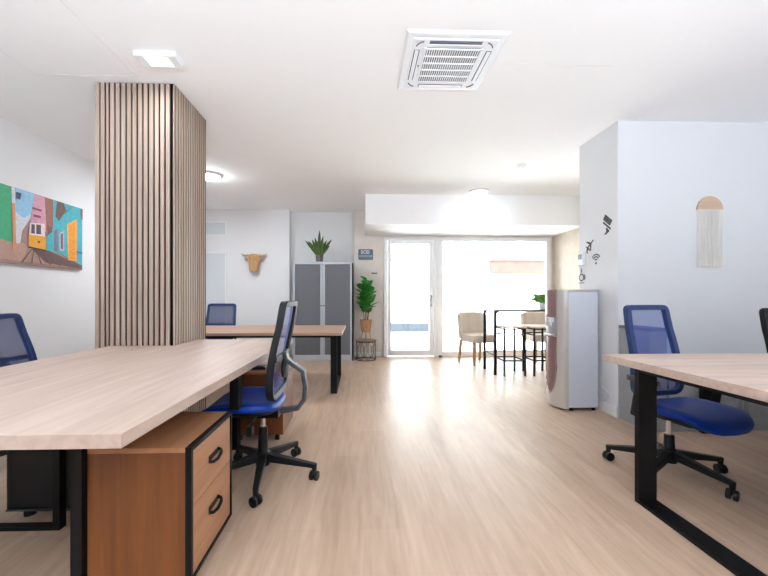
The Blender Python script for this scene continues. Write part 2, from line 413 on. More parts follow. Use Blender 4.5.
d = thing('bench_desk', 'narrow looking oak desk at the back in front of the grey cabinet', 'desk')
MB().box(-2.75, -0.2, 4.13, 5.26, 0.67, 0.70).build('tabletop', M['fardesk'], d, bevel=0.0015)
uframe_y(-0.335, -0.262, 4.22, 5.16, 0.67).build('leg_frame', M['black'], d)
uframe_y(-2.69, -2.61, 4.22, 5.16, 0.67).build('leg_frame', M['black'], d)
MB().box(-2.61, -0.335, 4.25, 4.29, 0.635, 0.67).build('under_rail', M['black'], d)

# ------------------------------------------------------------------ pedestals
def pedestal(x0, x1, y0, y1, h, label, rz=0):
    t = thing('drawer_pedestal', label, 'drawer unit', ((x0 + x1) / 2, (y0 + y1) / 2, 0), rz, 'oak drawer pedestals under the left desk')
    w = (x1 - x0) / 2; l = (y1 - y0) / 2; z0 = 0.055
    MB().box(-w, w - 0.022, -l, l, z0, h - 0.018).build('body', M['oakbox'], t)
    MB().box(-w, w - 0.022, -l, l, h - 0.018, h).build('top_panel', M['oakbox_h'], t)
    e = 0.016
    MB().box(w - 0.022, w, -l, -l + e, z0, h).box(w - 0.022, w, l - e, l, z0, h).box(w - 0.022, w, -l + e, l - e, h - e, h).box(w - 0.022, w, -l + e, l - e, z0, z0 + 0.012).build('edge_frame', M['black'], t)
    zs = [z0 + 0.014, h * 0.315 + 0.03, h * 0.63 + 0.018, h - e - 0.004]
    zs = [z0 + 0.014, (z0 + h) / 2 + 0.02, h - e - 0.003]
    for a, b_ in zip(zs[:-1], zs[1:]):
        dr = MB().box(w - 0.022, w - 0.004, -l + e + 0.003, l - e - 0.003, a + 0.002, b_ - 0.002).build('drawer', M['oakbox_h'], t)
        zc = b_ - 0.095; k = MB()
        k.tube([(w - 0.004, -0.046, zc - 0.012), (w + 0.012, -0.040, zc - 0.014), (w + 0.022, -0.02, zc - 0.010), (w + 0.024, 0.0, zc - 0.002), (w + 0.022, 0.02, zc + 0.002), (w + 0.012, 0.040, zc + 0.004), (w - 0.004, 0.046, zc + 0.006)], 0.007, 8)
        k.box(w - 0.004, w - 0.001, -0.048, 0.048, zc - 0.010, zc + 0.010)
        k.build('handle', M['black'], dr, smooth=True)
    for sx in (-1, 1):
        for sy in (-1, 1):
            c = MB(); c.disc_x((sx * (w - 0.05), sy * (l - 0.045), 0.024), 0.024, 0.03); c.box(sx * (w - 0.05) - 0.012, sx * (w - 0.05) + 0.012, sy * (l - 0.045) - 0.012, sy * (l - 0.045) + 0.012, 0.03, z0)
            c.build('caster', M['plast'], t)
    return t
pedestal(-0.985, -0.615, 1.37, 1.80, 0.55, 'orange oak drawer pedestal with black edging in the left foreground')
pedestal(-0.97, -0.585, 2.83, 3.25, 0.53, 'orange oak drawer pedestal behind the blue chair at the far end of the left desk', PI)
it = MB().box(-0.055, 0.055, -0.05, 0.05, 0, 0.02); it.box(-0.04, 0.04, -0.035, 0.035, 0.02, 0.026)
tag(it.build('flat_case', M['dgrey'], bevel=0.006, loc=(-0.80, 2.98, 0.53)), 'small flat grey case lying on the pedestal behind the blue chair', 'case')
# black cabinet in the shade under the left desk
t = thing('steel_pedestal', 'black steel pedestal standing in the shade under the left desk', 'drawer unit', (-1.50, 2.12, 0))
MB().box(-0.25, 0.25, -0.24, 0.24, 0.035, 0.62).build('body', M['black'], t, bevel=0.02)
MB().box(-0.22, 0.22, -0.252, -0.24, 0.07, 0.59).build('drawer', M['plast'], t, bevel=0.004)
MB().box(-0.24, 0.24, -0.246, -0.24, 0.045, 0.055).build('lower_edge', M['dgrey'], t)
for sx in (-1, 1):
    for sy in (-1, 1): MB().lathe([(0.025, 0), (0.025, 0.035)], (sx * 0.17, sy * 0.19, 0), 12).build('foot', M['plast'], t)

# ------------------------------------------------------------------ office chairs
def superring(hx, hy, z, n=32, e=3.2, y0=0.0, zf=None):
    out = []
    for k in range(n):
        a = 2 * PI * k / n; c, s_ = math.cos(a), math.sin(a)
        x = hx * math.copysign(abs(c) ** (2 / e), c); y = y0 + hy * math.copysign(abs(s_) ** (2 / e), s_)
        out.append((x, y, z + (zf(x, y) if zf else 0)))
    return out
def office_chair(label, loc, rz, seat=0.47, top=1.05, base_rot=0.0, arms=True, frame='plast', mesh='mesh', wb=0.225, wt=0.195, group='blue office chairs', lean=0.085, yb=0.175, bo=(0, 0), sy=-0.035, R5=0.305, aw=0.275):
    t = thing('office_chair', label, 'office chair', loc, rz, group)
    bx, by = bo[0] * math.cos(-rz) - bo[1] * math.sin(-rz), bo[0] * math.sin(-rz) + bo[1] * math.cos(-rz)
    def off(m):
        m.v = [(x + bx, y + by, z) for x, y, z in m.v]; return m
    for k in range(5):
        a = base_rot + 2 * PI * k / 5 - rz
        c, s_ = math.cos(a), math.sin(a)
        lg = MB(); lg.bar((c * 0.02, s_ * 0.02, 0.125), (c * R5, s_ * R5, 0.088), 0.05, 0.05, 0.03, 0.026)
        lg.lathe([(0.014, 0.055), (0.017, 0.1)], (c * R5, s_ * R5, 0), 12)
        lo = off(lg).build('leg', M['plast'], t, bevel=0.004)
        cs = MB(); cs.disc_x((0.016, 0, 0.028), 0.028, 0.018); cs.disc_x((-0.016, 0, 0.028), 0.028, 0.018)
        cs.box(-0.006, 0.006, -0.012, 0.012, 0.025, 0.06)
        cs.rotz(a + 0.9 * math.sin(k * 2.3 + base_rot * 3))
        cs.v = [(x + c * R5, y + s_ * R5, z) for x, y, z in cs.v]
        off(cs).build('caster', M['plast'], lo, bevel=0.003)
    MB().lathe([(0.042, 0.075), (0.042, 0.15), (0.030, 0.16), (0.027, seat - 0.2)], (bx, by, 0), 20).build('column', M['plast'], t, smooth=True)
    MB().lathe([(0.0145, seat - 0.2), (0.0145, seat - 0.11)], (bx, by, 0), 16).build('piston', M['chrome'], t, smooth=True)
    mc = MB().box(-0.08, 0.08, -0.10, 0.14, seat - 0.125, seat - 0.08)
    mc.tube([(0.07, 0.02, seat - 0.10), (0.2, 0.02, seat - 0.105), (0.235, 0.02, seat - 0.12)], 0.007)
    mc.box(0.215, 0.255, 0.005, 0.035, seat - 0.165, seat - 0.115)
    mc.build('tilt_mechanism', M['plast'], t, bevel=0.006)
    def dish(x, y):
        fr_ = max(0.0, -y - 0.12)
        return -0.018 * (1 - min(1, (x / 0.22) ** 2)) * 0.8 - 1.0 * fr_ * fr_ * 1.6 + 0.10 * max(0, abs(x) - 0.12) * 0.8
    rings = []
    for hx, hy, z in ((0.10, 0.10, 0.0), (0.17, 0.17, -0.001), (0.215, 0.215, -0.006), (0.238, 0.238, -0.018), (0.245, 0.245, -0.034), (0.240, 0.240, -0.05)):
        rings.append(superring(hx, hy, seat - 0.004 + z, y0=sy, zf=dish))
    MB().loft(rings[::-1]).build('seat', M['blue'], t, smooth=True)
    rings = [superring(hx, hy, seat + z, y0=sy, zf=lambda x, y: 0.8 * dish(x, y)) for hx, hy, z in ((0.14, 0.14, -0.088), (0.205, 0.205, -0.08), (0.234, 0.234, -0.062), (0.238, 0.238, -0.05))]
    MB().loft(rings).build('seat_pan', M['plast'], t, smooth=True)
    # backrest
    zb = seat + 0.0; hgt = top - zb
    def yz(z):
        u = max(0.0, (z - zb) / hgt)
        return yb - 0.055 * math.sin(min(1, u / 0.75) * PI) * 0.28 + lean * u ** 1.3
    def outline(inset):
        pts = []; r = 0.06
        cor = [(-wb, zb), (wb, zb), (wt, top), (-wt, top)]
        for i, (x, z) in enumerate(cor):
            px, pz = cor[i - 1]; nx, nz = cor[(i + 1) % 4]
            d0 = Vector((px - x, pz - z)).normalized(); d1 = Vector((nx - x, nz - z)).normalized()
            rr = 0.09 if i < 2 else 0.045
            a = Vector((x, z)) + d0 * rr; b_ = Vector((x, z)) + d1 * rr
            for k in range(7):
                u = k / 6; pts.append((1 - u) ** 2 * a + 2 * u * (1 - u) * Vector((x, z)) + u * u * b_)
            e = Vector((nx, nz)) + (Vector((x, z)) - Vector((nx, nz))).normalized() * (0.09 if (i + 1) % 4 < 2 else 0.045)
            for k in range(1, 8): pts.append(b_.lerp(e, k / 8))
        cen = Vector((0, (zb + top) / 2)); out = []
        n = len(pts)
        for i in range(n):
            tn = (pts[(i + 1) % n] - pts[i - 1]).normalized(); nn = Vector((-tn.y, tn.x))
            if nn.dot(cen - pts[i]) < 0: nn = -nn
            out.append(pts[i] + nn * inset)
        return out
    oo, ii = outline(0), outline(0.034)
    rings = []
    for a, b_ in zip(oo, ii):
        ya, yi = yz(a.y), yz(b_.y)
        rings.append([(a.x, ya - 0.016, a.y), (b_.x, yi - 0.014, b_.y), (b_.x, yi + 0.02, b_.y), (a.x, ya + 0.026, a.y)])
    MB().loft(rings, False, True).build('back_frame', M[frame], t, bevel=0.004, smooth=True)
    g = []
    mm = outline(0.028); zs = [zb + 0.03 + (hgt - 0.06) * k / 14 for k in range(15)]
    for z in zs:
        u = (z - zb) / hgt; hw = wb + (wt - wb) * u - 0.03
        ed = min(1, (min(z - zb, top - z)) / 0.07); hw *= (0.80 + 0.20 * math.sqrt(ed))
        g.append([(hw * j / 5, yz(z) + 0.012 - 0.02 * (abs(j) / 5) ** 2 * 0.5, z) for j in range(-5, 6)])
    MB().grid(g).build('back_mesh', M[mesh], t, smooth=True)
    zl = zb + hgt * 0.42
    MB().box(-wb + 0.03, wb - 0.03, yz(zl) + 0.012, yz(zl) + 0.03, zl - 0.016, zl + 0.016).build('cross_bar', M[frame], t, bevel=0.005)
    lp = [[(0.085 * r * math.cos(a), yz(zl) + 0.022 + dy, zl - 0.075 + 0.062 * r * math.sin(a)) for a in [2 * PI * k / 24 for k in range(24)]] for r, dy in ((0.7, 0), (1, 0.008), (1, 0.02), (0.7, 0.028))]
    MB().loft(lp).build('lumbar_pad', M['plast'], t, smooth=True)
    sp = MB()
    path = [(0, 0.06, seat - 0.095), (0, 0.16, seat - 0.10), (0, 0.245, seat - 0.085), (0, 0.285, seat - 0.03), (0, 0.290, seat + 0.05), (0, 0.275, seat + 0.14), (0, yz(zl) + 0.05, zl - 0.03), (0, yz(zl) + 0.035, zl + 0.02)]
    rr = []
    for i, p in enumerate(path):
        a = Vector(path[min(i + 1, len(path) - 1)]) - Vector(path[max(i - 1, 0)]); a.normalize()
        n = Vector((0, -a.z, a.y)); hw = 0.032; th = 0.013
        rr.append([Vector(p) + Vector((sx * hw, 0, 0)) + n * sy * th for sx, sy in ((-1, -1), (1, -1), (1, 1), (-1, 1))])
    sp.loft(rr).build('back_support', M['dgrey'], t, bevel=0.006, smooth=True)
    if arms:
        for sx in (-1, 1):
            ar = MB()
            ar.bar((sx * 0.19, 0.06, seat - 0.09), (sx * aw, 0.06, seat - 0.07), 0.05, 0.02)
            ar.bar((sx * aw, 0.06, seat - 0.08), (sx * aw, 0.02, seat + 0.145), 0.016, 0.05, up=(0, 1, 0))
            ao = ar.build('armrest', M['plast'], t, bevel=0.005)
            pd = MB(); pd.loft([superring(0.032, 0.105, seat + z, 20, 3, 0.0) for z in (0.14, 0.147, 0.162, 0.167)])
            pd.v = [(x + sx * aw, y, z) for x, y, z in pd.v]
            pd.build('arm_pad', M['dgrey'], ao, smooth=True)
    return t
office_chair('blue office chair seen side on at the left desk, leaning back over the floor', (-0.625, 2.29, 0), R(-90), 0.505, 1.075, R(62), False, lean=0.07, yb=0.12, sy=-0.09, bo=(0.03, 0), R5=0.325)
office_chair('blue office chair whole in view behind the right desk, near the wall corner', (2.03, 2.25, 0), R(10), 0.44, 1.045, R(-2), True, bo=(-0.10, 0.0), R5=0.32, aw=0.315, wb=0.205, wt=0.172, frame='navy')
office_chair('blue office chair cut off at the right edge behind the right desk', (3.09, 2.33, 0), R(4), 0.44, 1.02, R(20), True, wb=0.205, wt=0.175)
office_chair('blue office chair cut off at the left edge below the colourful street picture', (-2.17, 2.56, 0), R(90), 0.45, 0.985, R(10), False, frame='navy', mesh='navymesh', lean=0.12)
office_chair('navy office chair behind the back desk, beside the slatted column', (-2.125, 5.52, 0), R(0), 0.45, 1.0, R(30), True, frame='navy', mesh='navymesh', wb=0.235, wt=0.212)

# ------------------------------------------------------------------ cabinets
t = thing('tambour_cabinet', 'tall grey two-door tambour cabinet with the snake plant on top', 'cabinet', (-0.645, 6.62, 0))
MB().box(-0.505, -0.475, -0.22, 0.22, 0, 1.71).box(0.475, 0.505, -0.22, 0.22, 0, 1.71).box(-0.475, 0.475, -0.22, 0.22, 1.665, 1.71).box(-0.475, 0.475, -0.22, 0.22, 0.0, 0.10).box(-0.475, 0.475, 0.20, 0.22, 0.10, 1.665).build('carcass', M['silver'], t, bevel=0.003)
for sx in (-1, 1):
    g = MB(); a, b_ = (-0.475, -0.04) if sx < 0 else (0.04, 0.475)
    n = 22; wd = (b_ - a) / n
    for k in range(n): g.box(a + k * wd, a + (k + 1) * wd - 0.003, -0.205, -0.195, 0.10, 1.665)
    g.box(a, b_, -0.196, -0.19, 0.10, 1.665)
    dr = g.build('shutter_door', M['tambour'], t)
    MB().box(min(sx * 0.04, sx * 0.005), max(sx * 0.04, sx * 0.005), -0.212, -0.19, 0.10, 1.665).build('pull_strip', M['silver'], dr, bevel=0.002)
    l = MB(); l.lathe([(0.012, 0), (0.012, 0.012)], (0, 0, 0), 12); l.v = [(x + sx * 0.022, -0.212 - z, y + 0.95) for x, y, z in l.v]; l.build('lock', M['dgrey'], dr)
MB().box(0.505, 0.525, -0.215, 0.22, 0, 1.69).build('dark_side', M['black'], t)  # black panel for the dark right side of the cabinet
t = thing('low_cabinet', 'taller narrow grey cabinet beside the wall corner behind the right desk', 'cabinet', (2.43, 3.115, 0))
MB().box(-0.072, 0.074, -0.175, 0.175, 0, 0.82).build('carcass', M['gcab'], t, bevel=0.002)
MB().box(-0.075, 0.077, -0.178, 0.178, 0.82, 0.845).build('top_panel', M['gcabtop'], t, bevel=0.002)
t = thing('low_cabinet', 'long low grey tambour cabinet along the wall behind the right desk', 'cabinet', (3.36, 3.115, 0))
MB().box(-0.84, -0.26, -0.175, 0.175, 0, 0.54).box(-0.26, 0.84, -0.16, 0.175, 0.06, 0.54).box(-0.26, 0.84, -0.175, 0.175, 0, 0.10).box(-0.26, 0.84, -0.175, 0.175, 0.49, 0.54).build('carcass', M['gcab'], t, bevel=0.002)
g = MB()
for k in range(40): g.box(-0.25 + k * 0.027, -0.25 + k * 0.027 + 0.023, -0.172, -0.16, 0.10, 0.49)
g.build('shutter_door', M['gcab'], t)
tag(MB().box(-0.043, 0.043, -0.02, 0.02, 0, 0.60).build('cable_post', M['black'], bevel=0.004, loc=(2.80, 2.905, 0)), 'black cable post on the floor behind the seat of the right office chair', 'post')
g = MB(); g.tube([(2.845, 2.90, 0.46), (2.87, 2.885, 0.42), (2.93, 2.88, 0.405), (3.0, 2.885, 0.42), (3.03, 2.90, 0.47), (3.035, 2.92, 0.49), (3.035, 2.938, 0.50)], 0.006)
tag(g.build('cable', M['black'], smooth=True), 'black cable drooping between the post and the low grey cabinet', 'cable')

# ------------------------------------------------------------------ left wall picture
WX = LW + 0.032
def pp(zx, zy, off=0.0):        # picture-zoom pixel -> point on the canvas face
    p = on_x(zx / 5.4375, 170 + zy / 5.434, WX)
    return (WX + off, p.y, p.z)
y0, y1 = 2.92, pp(447, 300)[1]
zt, zb_ = 2.105, 1.405
t = thing('canvas_picture', 'wide canvas print of a colourful steep street with a yellow tram on the left wall', 'picture')
MB().box(LW, WX, y0, y1, zb_, zt).build('canvas', flat('canvas_teal_edge', (150, 118, 112)), t)
shapes = [
 ((52, 160, 112), [(-220, -40), (62, 82), (66, 398), (-220, 330)]),
 ((176, 140, 124), [(-220, 330), (66, 392), (120, 395), (165, 425), (250, 432), (330, 460), (447, 538), (-220, 475)]),
 ((112, 88, 84), [(170, 428), (250, 432), (447, 520), (447, 538), (250, 505)]),
 ((206, 208, 218), [(62, 84), (190, 122), (165, 262), (120, 330), (110, 398), (70, 398)]),
 ((142, 190, 222), [(80, 92), (188, 122), (168, 240), (130, 262), (84, 228)]),
 ((206, 150, 166), [(188, 122), (248, 142), (250, 335), (158, 350), (168, 255)]),
 ((150, 96, 84), [(242, 142), (288, 156), (286, 300), (252, 330)]),
 ((70, 172, 184), [(288, 156), (447, 205), (447, 520), (330, 455), (252, 436), (252, 372), (288, 300)]),
 ((104, 76, 62), [(308, 168), (346, 180), (358, 222), (318, 278), (300, 252)]),
 ((124, 84, 78), [(255, 300), (285, 310), (280, 340), (258, 352)]),
 ((206, 136, 96), [(62, 180), (80, 182), (88, 432), (70, 438)]),
 ((236, 160, 92), [(362, 296), (416, 268), (416, 496), (368, 490)]),
 ((226, 150, 40), [(370, 304), (408, 282), (408, 488), (374, 482)]),
 ((126, 118, 140), [(292, 328), (312, 318), (312, 444), (292, 436)]),
 ((196, 176, 190), [(322, 340), (346, 332), (346, 440), (322, 436)]),
 ((104, 100, 118), [(328, 348), (340, 344), (340, 432), (328, 428)]),
 ((228, 206, 206), [(160, 286), (240, 292), (242, 364), (156, 352)]),
 ((88, 74, 84), [(168, 294), (186, 296), (186, 346), (166, 344)]),
 ((88, 74, 84), [(194, 296), (220, 298), (220, 350), (194, 347)]),
 ((226, 158, 44), [(152, 350), (246, 362), (246, 434), (152, 414)]),
 ((86, 70, 62), [(202, 384), (214, 386), (214, 398), (202, 396)]),
 ((70, 58, 58), [(150, 414), (246, 434), (246, 442), (150, 422)]),
 ((66, 62, 76), [(84, 118), (112, 126), (106, 160), (88, 156)]),
 ((140, 66, 92), [(172, 200), (222, 216), (222, 226), (172, 212)]),
 ((140, 66, 92), [(178, 240), (218, 250), (218, 262), (178, 254)]),
 ((86, 128, 138), [(346, 236), (390, 196), (394, 200), (350, 240)]),
 ((60, 90, 100), [(412, 440), (447, 450), (447, 456), (412, 446)]),
 ((170, 84, 100), [(436, 204), (447, 206), (447, 270), (440, 270)]),
]
for k in range(7):
    x0 = 168 + k * 10
    shapes.append(((92, 76, 74), [(x0, 428), (x0 + 3, 429), (120 + k * 52, 500 + k * 6), (112 + k * 52, 499 + k * 6)]))
ms = []; g = MB()
def clip_y(poly, ylim, keep_gt):
    out = []
    for i in range(len(poly)):
        a, b_ = poly[i - 1], poly[i]
        ia, ib = ((a[1] >= ylim) == keep_gt), ((b_[1] >= ylim) == keep_gt)
        if ia != ib:
            u = (ylim - a[1]) / (b_[1] - a[1]); out.append(tuple(a[j] + u * (b_[j] - a[j]) for j in range(3)))
        if ib: out.append(b_)
    return out
def clip_z(poly, zl, keep_gt):
    sw = [(p[0], p[2], p[1]) for p in poly]; return [(p[0], p[2], p[1]) for p in clip_y(sw, zl, keep_gt)]
for i, (c, pts) in enumerate(shapes):
    poly = []
    for a, b_ in pts:
        if a < 0:       # beyond the frame: straight on along the wall
            e = pp(0, b_ if b_ > 100 else 66); poly.append((WX, y0 + 0.004, e[2] if b_ > 100 else zt - 0.003))
        else: poly.append(pp(a, b_))
    poly = clip_y(poly, y0 + 0.003, True); poly = clip_y(poly, y1 - 0.004, False) if poly else poly
    poly = clip_z(poly, zb_ + 0.003, True) if poly else poly; poly = clip_z(poly, zt - 0.003, False) if poly else poly
    if len(poly) < 3: continue
    g.cur = len(ms); ms.append(flat('print_ink_%d' % i, c))
    off = 0.0006 * (i + 1) * 0.5
    g.add([(WX + off, p[1], p[2]) for p in poly], [tuple(range(len(poly)))])
g.build('print', ms, t)

# ------------------------------------------------------------------ ceiling fittings
t = thing('ceiling_air_conditioner', 'square white ceiling cassette air conditioner with a slatted grille', 'air conditioner', (0.60, 2.53, CEIL))
g = MB(); hw = 0.315
g.loft([[(-a, -a, z), (a, -a, z), (a, a, z), (-a, a, z)] for a, z in ((hw, 0), (hw, -0.006), (hw - 0.012, -0.014), (0.268, -0.016), (0.262, -0.022), (0.19, -0.022))], caps=False)
g.add([(-.19, -.19, -.019), (.19, -.19, -.019), (.19, .19, -.019), (-.19, .19, -.019)], [(0, 1, 2, 3)])
g.build('panel', M['white_pl'], t)
for k in range(4):
    a = k * PI / 2
    s_ = MB().box(-0.165, 0.165, -0.252, -0.215, -0.0235, -0.0200).rotz(a)
    so = s_.build('air_slot', M['acgap'], t)
    if k in (1, 2, 3): MB().box(-0.16, 0.16, -0.246, -0.222, -0.0270, -0.0235).rotz(a).build('louvre', M['white_pl'], so)
    else: MB().box(-0.165, 0.165, -0.224, -0.215, -0.0270, -0.0235).rotz(a).build('louvre', M['white_pl'], so)
    c = MB(); pts = [(0.245 - 0.06 + 0.06 * math.cos(u), 0.245 - 0.06 + 0.06 * math.sin(u), -0.0230) for u in [R(15 + 12 * j) for j in range(6)]]
    c.tube(pts, 0.004, 6); c.rotz(a); c.build('corner_slot', M['dgrey'], t)
MB().box(-0.185, 0.185, -0.185, 0.185, -0.0230, -0.0200).build('filter', M['acrec'], t)
g = MB()
n = 24
for k in range(n + 1):
    x = -0.18 + 0.36 * k / n; g.box(x - 0.0032, x + 0.0032, -0.18, 0.18, -0.0270, -0.0230)
for k in range(6):
    y = -0.18 + 0.36 * k / 5; g.box(-0.185, 0.185, y - 0.0055, y + 0.0055, -0.0290, -0.0230)
g.box(-0.19, -0.175, -0.19, 0.19, -0.0290, -0.0230).box(0.175, 0.19, -0.19, 0.19, -0.0290, -0.0230)
g.build('grille', M['white_pl'], t)
MB().box(-0.205, -0.198, -0.01, 0.01, -0.0240, -0.0220).build('indicator', M['dgrey'], t)

t = thing('emergency_light', 'flat rectangular white ceiling lamp lit above the slatted column', 'ceiling lamp', (-1.345, 2.525, CEIL))
MB().box(-0.135, 0.135, -0.065, 0.065, -0.035, 0).build('housing', M['white_pl'], t, bevel=0.004)
MB().box(-0.07, 0.075, -0.05, 0.045, -0.0375, -0.035).build('diffuser', M['lamp2'], t)
def lamp_light(name, loc, size, power, parent, shape='DISK', col=(0.87, 0.94, 1.0)):
    l = bpy.data.lights.new(name, 'AREA'); l.shape = shape; l.size = size; l.energy = power; l.color = col
    o = bpy.data.objects.new(name, l); COL.objects.link(o); o.location = loc; o.parent = parent
    return o
def downlight(label, x, y, r, power, group=None):
    t = thing('ceiling_downlight', label, 'ceiling lamp', (x, y, CEIL), 0, group)
    MB().lathe([(r, 0), (r, -0.018), (r * 0.93, -0.026), (r * 0.86, -0.026)], (0, 0, 0), 32).build('rim', M['white_pl'], t, smooth=True)
    MB().lathe([(r * 0.86, -0.026), (r * 0.80, -0.045), (r * 0.6, -0.062), (r * 0.3, -0.072), (0.004, -0.075)], (0, 0, 0), 32).build('diffuser', M['lamp2'], t, smooth=True)
    l = bpy.data.lights.new('bulb', 'POINT'); l.energy = power * 0.14; l.shadow_soft_size = 0.05; l.color = (0.87, 0.94, 1.0)
    o = bpy.data.objects.new('bulb', l); COL.objects.link(o); o.parent = t; o.location = (0, 0, -0.135)
    lamp_light('bulb', (0, 0, -0.08), r * 1.5, power, t)
downlight('round lit ceiling lamp in front of the white bulkhead', 1.80, 5.55, 0.145, 3)
downlight('round lit ceiling lamp half hidden behind the slatted column', -1.97, 4.93, 0.15, 29)
for i, (x, y) in enumerate(((-1.9, -0.4), (1.2, -0.4), (3.6, 0.4), (-1.9, -2.0), (1.2, -2.0), (3.6, -2.0))):  # added lamps out of view, only there for more ambient light
    downlight('added round ceiling lamp overhead, out of view, for extra light', x, y, 0.15, 2.5, 'added ceiling lamps overhead outside the view')
# two added uplighters, unseen behind the camera, put in to brighten the ceiling
for x, y in ((-0.9, -1.8), (1.9, -1.8)):
    t = thing('added_uplighter', 'added black uplighter behind the camera, put in to light the ceiling', 'floor lamp', (x, y, 0), 0, 'added uplighters behind the view')
    MB().lathe([(0.15, 0), (0.15, 0.015), (0.02, 0.03), (0.014, 0.05), (0.014, 1.05), (0.03, 1.07)], (0, 0, 0), 24).build('stand', M['black'], t, smooth=True)
    h = MB().lathe([(0.03, 0), (0.16, 0.10), (0.21, 0.16), (0.205, 0.16), (0.15, 0.10), (0.03, 0.012)], (0, 0, 0), 32).build('bowl', M['silver'], t, smooth=True)
    h.location = (0, 0, 1.07); h.rotation_euler = (R(-UPTILT), 0, 0)
    l = lamp_light('bulb', (0, 0, 0.165), 0.38, UPW, h, 'DISK', (0.78, 0.89, 1.0)); l.rotation_euler = (R(180), 0, 0)
lamp_light('bulb', (0, 0, -0.042), 0.12, 6, bpy.data.objects['emergency_light'], 'SQUARE')
t = thing('smoke_detector', 'small round white smoke detector on the ceiling', 'smoke detector', (1.97, 4.45, CEIL))
MB().lathe([(0.055, 0), (0.055, -0.012), (0.04, -0.03), (0.03, -0.034)], (0, 0, 0), 24).build('body', M['white_pl'], t, smooth=True)
MB().lathe([(0.045, -0.013), (0.045, -0.016)], (0, 0, 0), 24).build('vent_ring', M['silver'], t)

# ------------------------------------------------------------------ back wall items
t = thing('vent_cover', 'pale grey rectangular cover plate high on the back left wall', 'cover plate', (-2.80, BACK, 2.35))
MB().box(-0.34, 0.34, -0.015, 0, -0.11, 0.11).build('plate', M['pale'], t, bevel=0.003)
MB().box(-0.36, 0.36, -0.008, 0, -0.13, 0.13).build('rim', M['trim'], t)
t = thing('whiteboard', 'tall pale grey board fixed to the back left wall behind the navy chair', 'board', (-2.80, BACK, 1.05))
MB().box(-0.34, 0.34, -0.018, 0, -0.85, 0.85).build('panel', M['pale'], t, bevel=0.003)
MB().box(0.34, 0.36, -0.022, 0, -0.87, 0.87).box(-0.36, -0.34, -0.022, 0, -0.87, 0.87).box(-0.34, 0.34, -0.022, 0, 0.85, 0.87).box(-0.34, 0.34, -0.022, 0, -0.87, -0.85).build('frame', M['trim'], t)
# bull head
t = thing('bull_head', 'tan wicker bull head hanging on the back white wall', 'wall decoration', (-1.92, BACK, 1.735))
rings = []
for z, hx, hy, yc in ((0.13, 0.085, 0.045, -0.06), (0.155, 0.05, 0.03, -0.06), ):
    pass
for z, hx, hy, yc in ((-0.175, 0.055, 0.045, -0.095), (-0.168, 0.075, 0.06, -0.095), (-0.12, 0.082, 0.065, -0.09), (-0.05, 0.090, 0.068, -0.078), (0.03, 0.108, 0.07, -0.072), (0.09, 0.112, 0.068, -0.07), (0.13, 0.095, 0.055, -0.066), (0.145, 0.06, 0.035, -0.064)):
    rings.append([(hx * math.cos(2 * PI * k / 24), yc + hy * math.sin(2 * PI * k / 24), z) for k in range(24)])
g = MB().loft(rings); g.box(-0.06, 0.06, -0.04, 0.003, -0.02, 0.10)
g.build('head', M['wicker'], t, smooth=True)
for sx in (-1, 1):
    dz = 0 if sx < 0 else 0.0
    MB().tube([(sx * 0.09, -0.07, 0.125), (sx * 0.15, -0.075, 0.118), (sx * 0.20, -0.08, 0.128), (sx * 0.225, -0.085, 0.155)], [0.02, 0.017, 0.012, 0.005], 10).build('horn', M['horn'], t, smooth=True)
    MB().loft([[(sx * xx, -0.066 + 0.018 * math.cos(2 * PI * k / 10), 0.055 + zz + hh * math.sin(2 * PI * k / 10)) for k in range(10)] for xx, hh, zz in ((0.09, 0.014, 0), (0.125, 0.024, 0.0), (0.155, 0.017, -0.004), (0.172, 0.004, -0.006))]).build('ear', M['wicker'], t, smooth=True)
    MB().lathe([(0.008, -0.006), (0.008, 0.006)], (sx * 0.045, -0.137, 0.045), 10).build('eye', M['stem'], t)
# sign
def text_mesh(name, body, size, m, parent, loc, align='CENTER'):
    cu = bpy.data.curves.new(name, 'FONT'); cu.body = body; cu.size = size; cu.align_x = align; cu.align_y = 'CENTER'; cu.extrude = 0.001; cu.offset = size * 0.02
    o = bpy.data.objects.new(name + '_src', cu); COL.objects.link(o)
    bpy.context.view_layer.update()
    me = bpy.data.meshes.new_from_object(o.evaluated_get(bpy.context.evaluated_depsgraph_get()))
    COL.objects.unlink(o); bpy.data.objects.remove(o)
    me.materials.clear(); me.materials.append(m); me.name = name
    r = bpy.data.objects.new(name, me); COL.objects.link(r); r.parent = parent; r.location = loc; r.rotation_euler = (R(90), 0, 0)
    return r
t = thing('wall_sign', 'small slate blue sign with white lettering on the pier above the leafy plant', 'sign', (0.105, BACK, 1.885))
g = MB(); hw, hh, r = 0.137, 0.098, 0.02; pts = []
for cx, cz, a0 in ((hw - r, hh - r, 0), (-hw + r, hh - r, 90), (-hw + r, -hh + r, 180), (hw - r, -hh + r, 270)):
    for k in range(5): a = R(a0 + 22.5 * k); pts.append((cx + r * math.cos(a), -0.012, cz + r * math.sin(a)))
g.poly(pts, (0, 0.012, 0)); g.build('plate', M['sign'], t)
text_mesh('lettering', 'SCEI', 0.085, M['signtext'], t, (-0.01, -0.013, 0.042))
text_mesh('lettering', 'DENOCHE', 0.05, flat('sign_grey_text', (176, 190, 198)), t, (0, -0.013, -0.03))
tag(MB().box(-0.055, 0.055, -0.012, 0.003, -0.012, 0.012).build('alarm_sensor', flat('mauve_grey', (116, 100, 112)), loc=(0.265, BACK, 1.54)), 'tiny dark sensor bar on the pier just above the leafy plant', 'sensor')

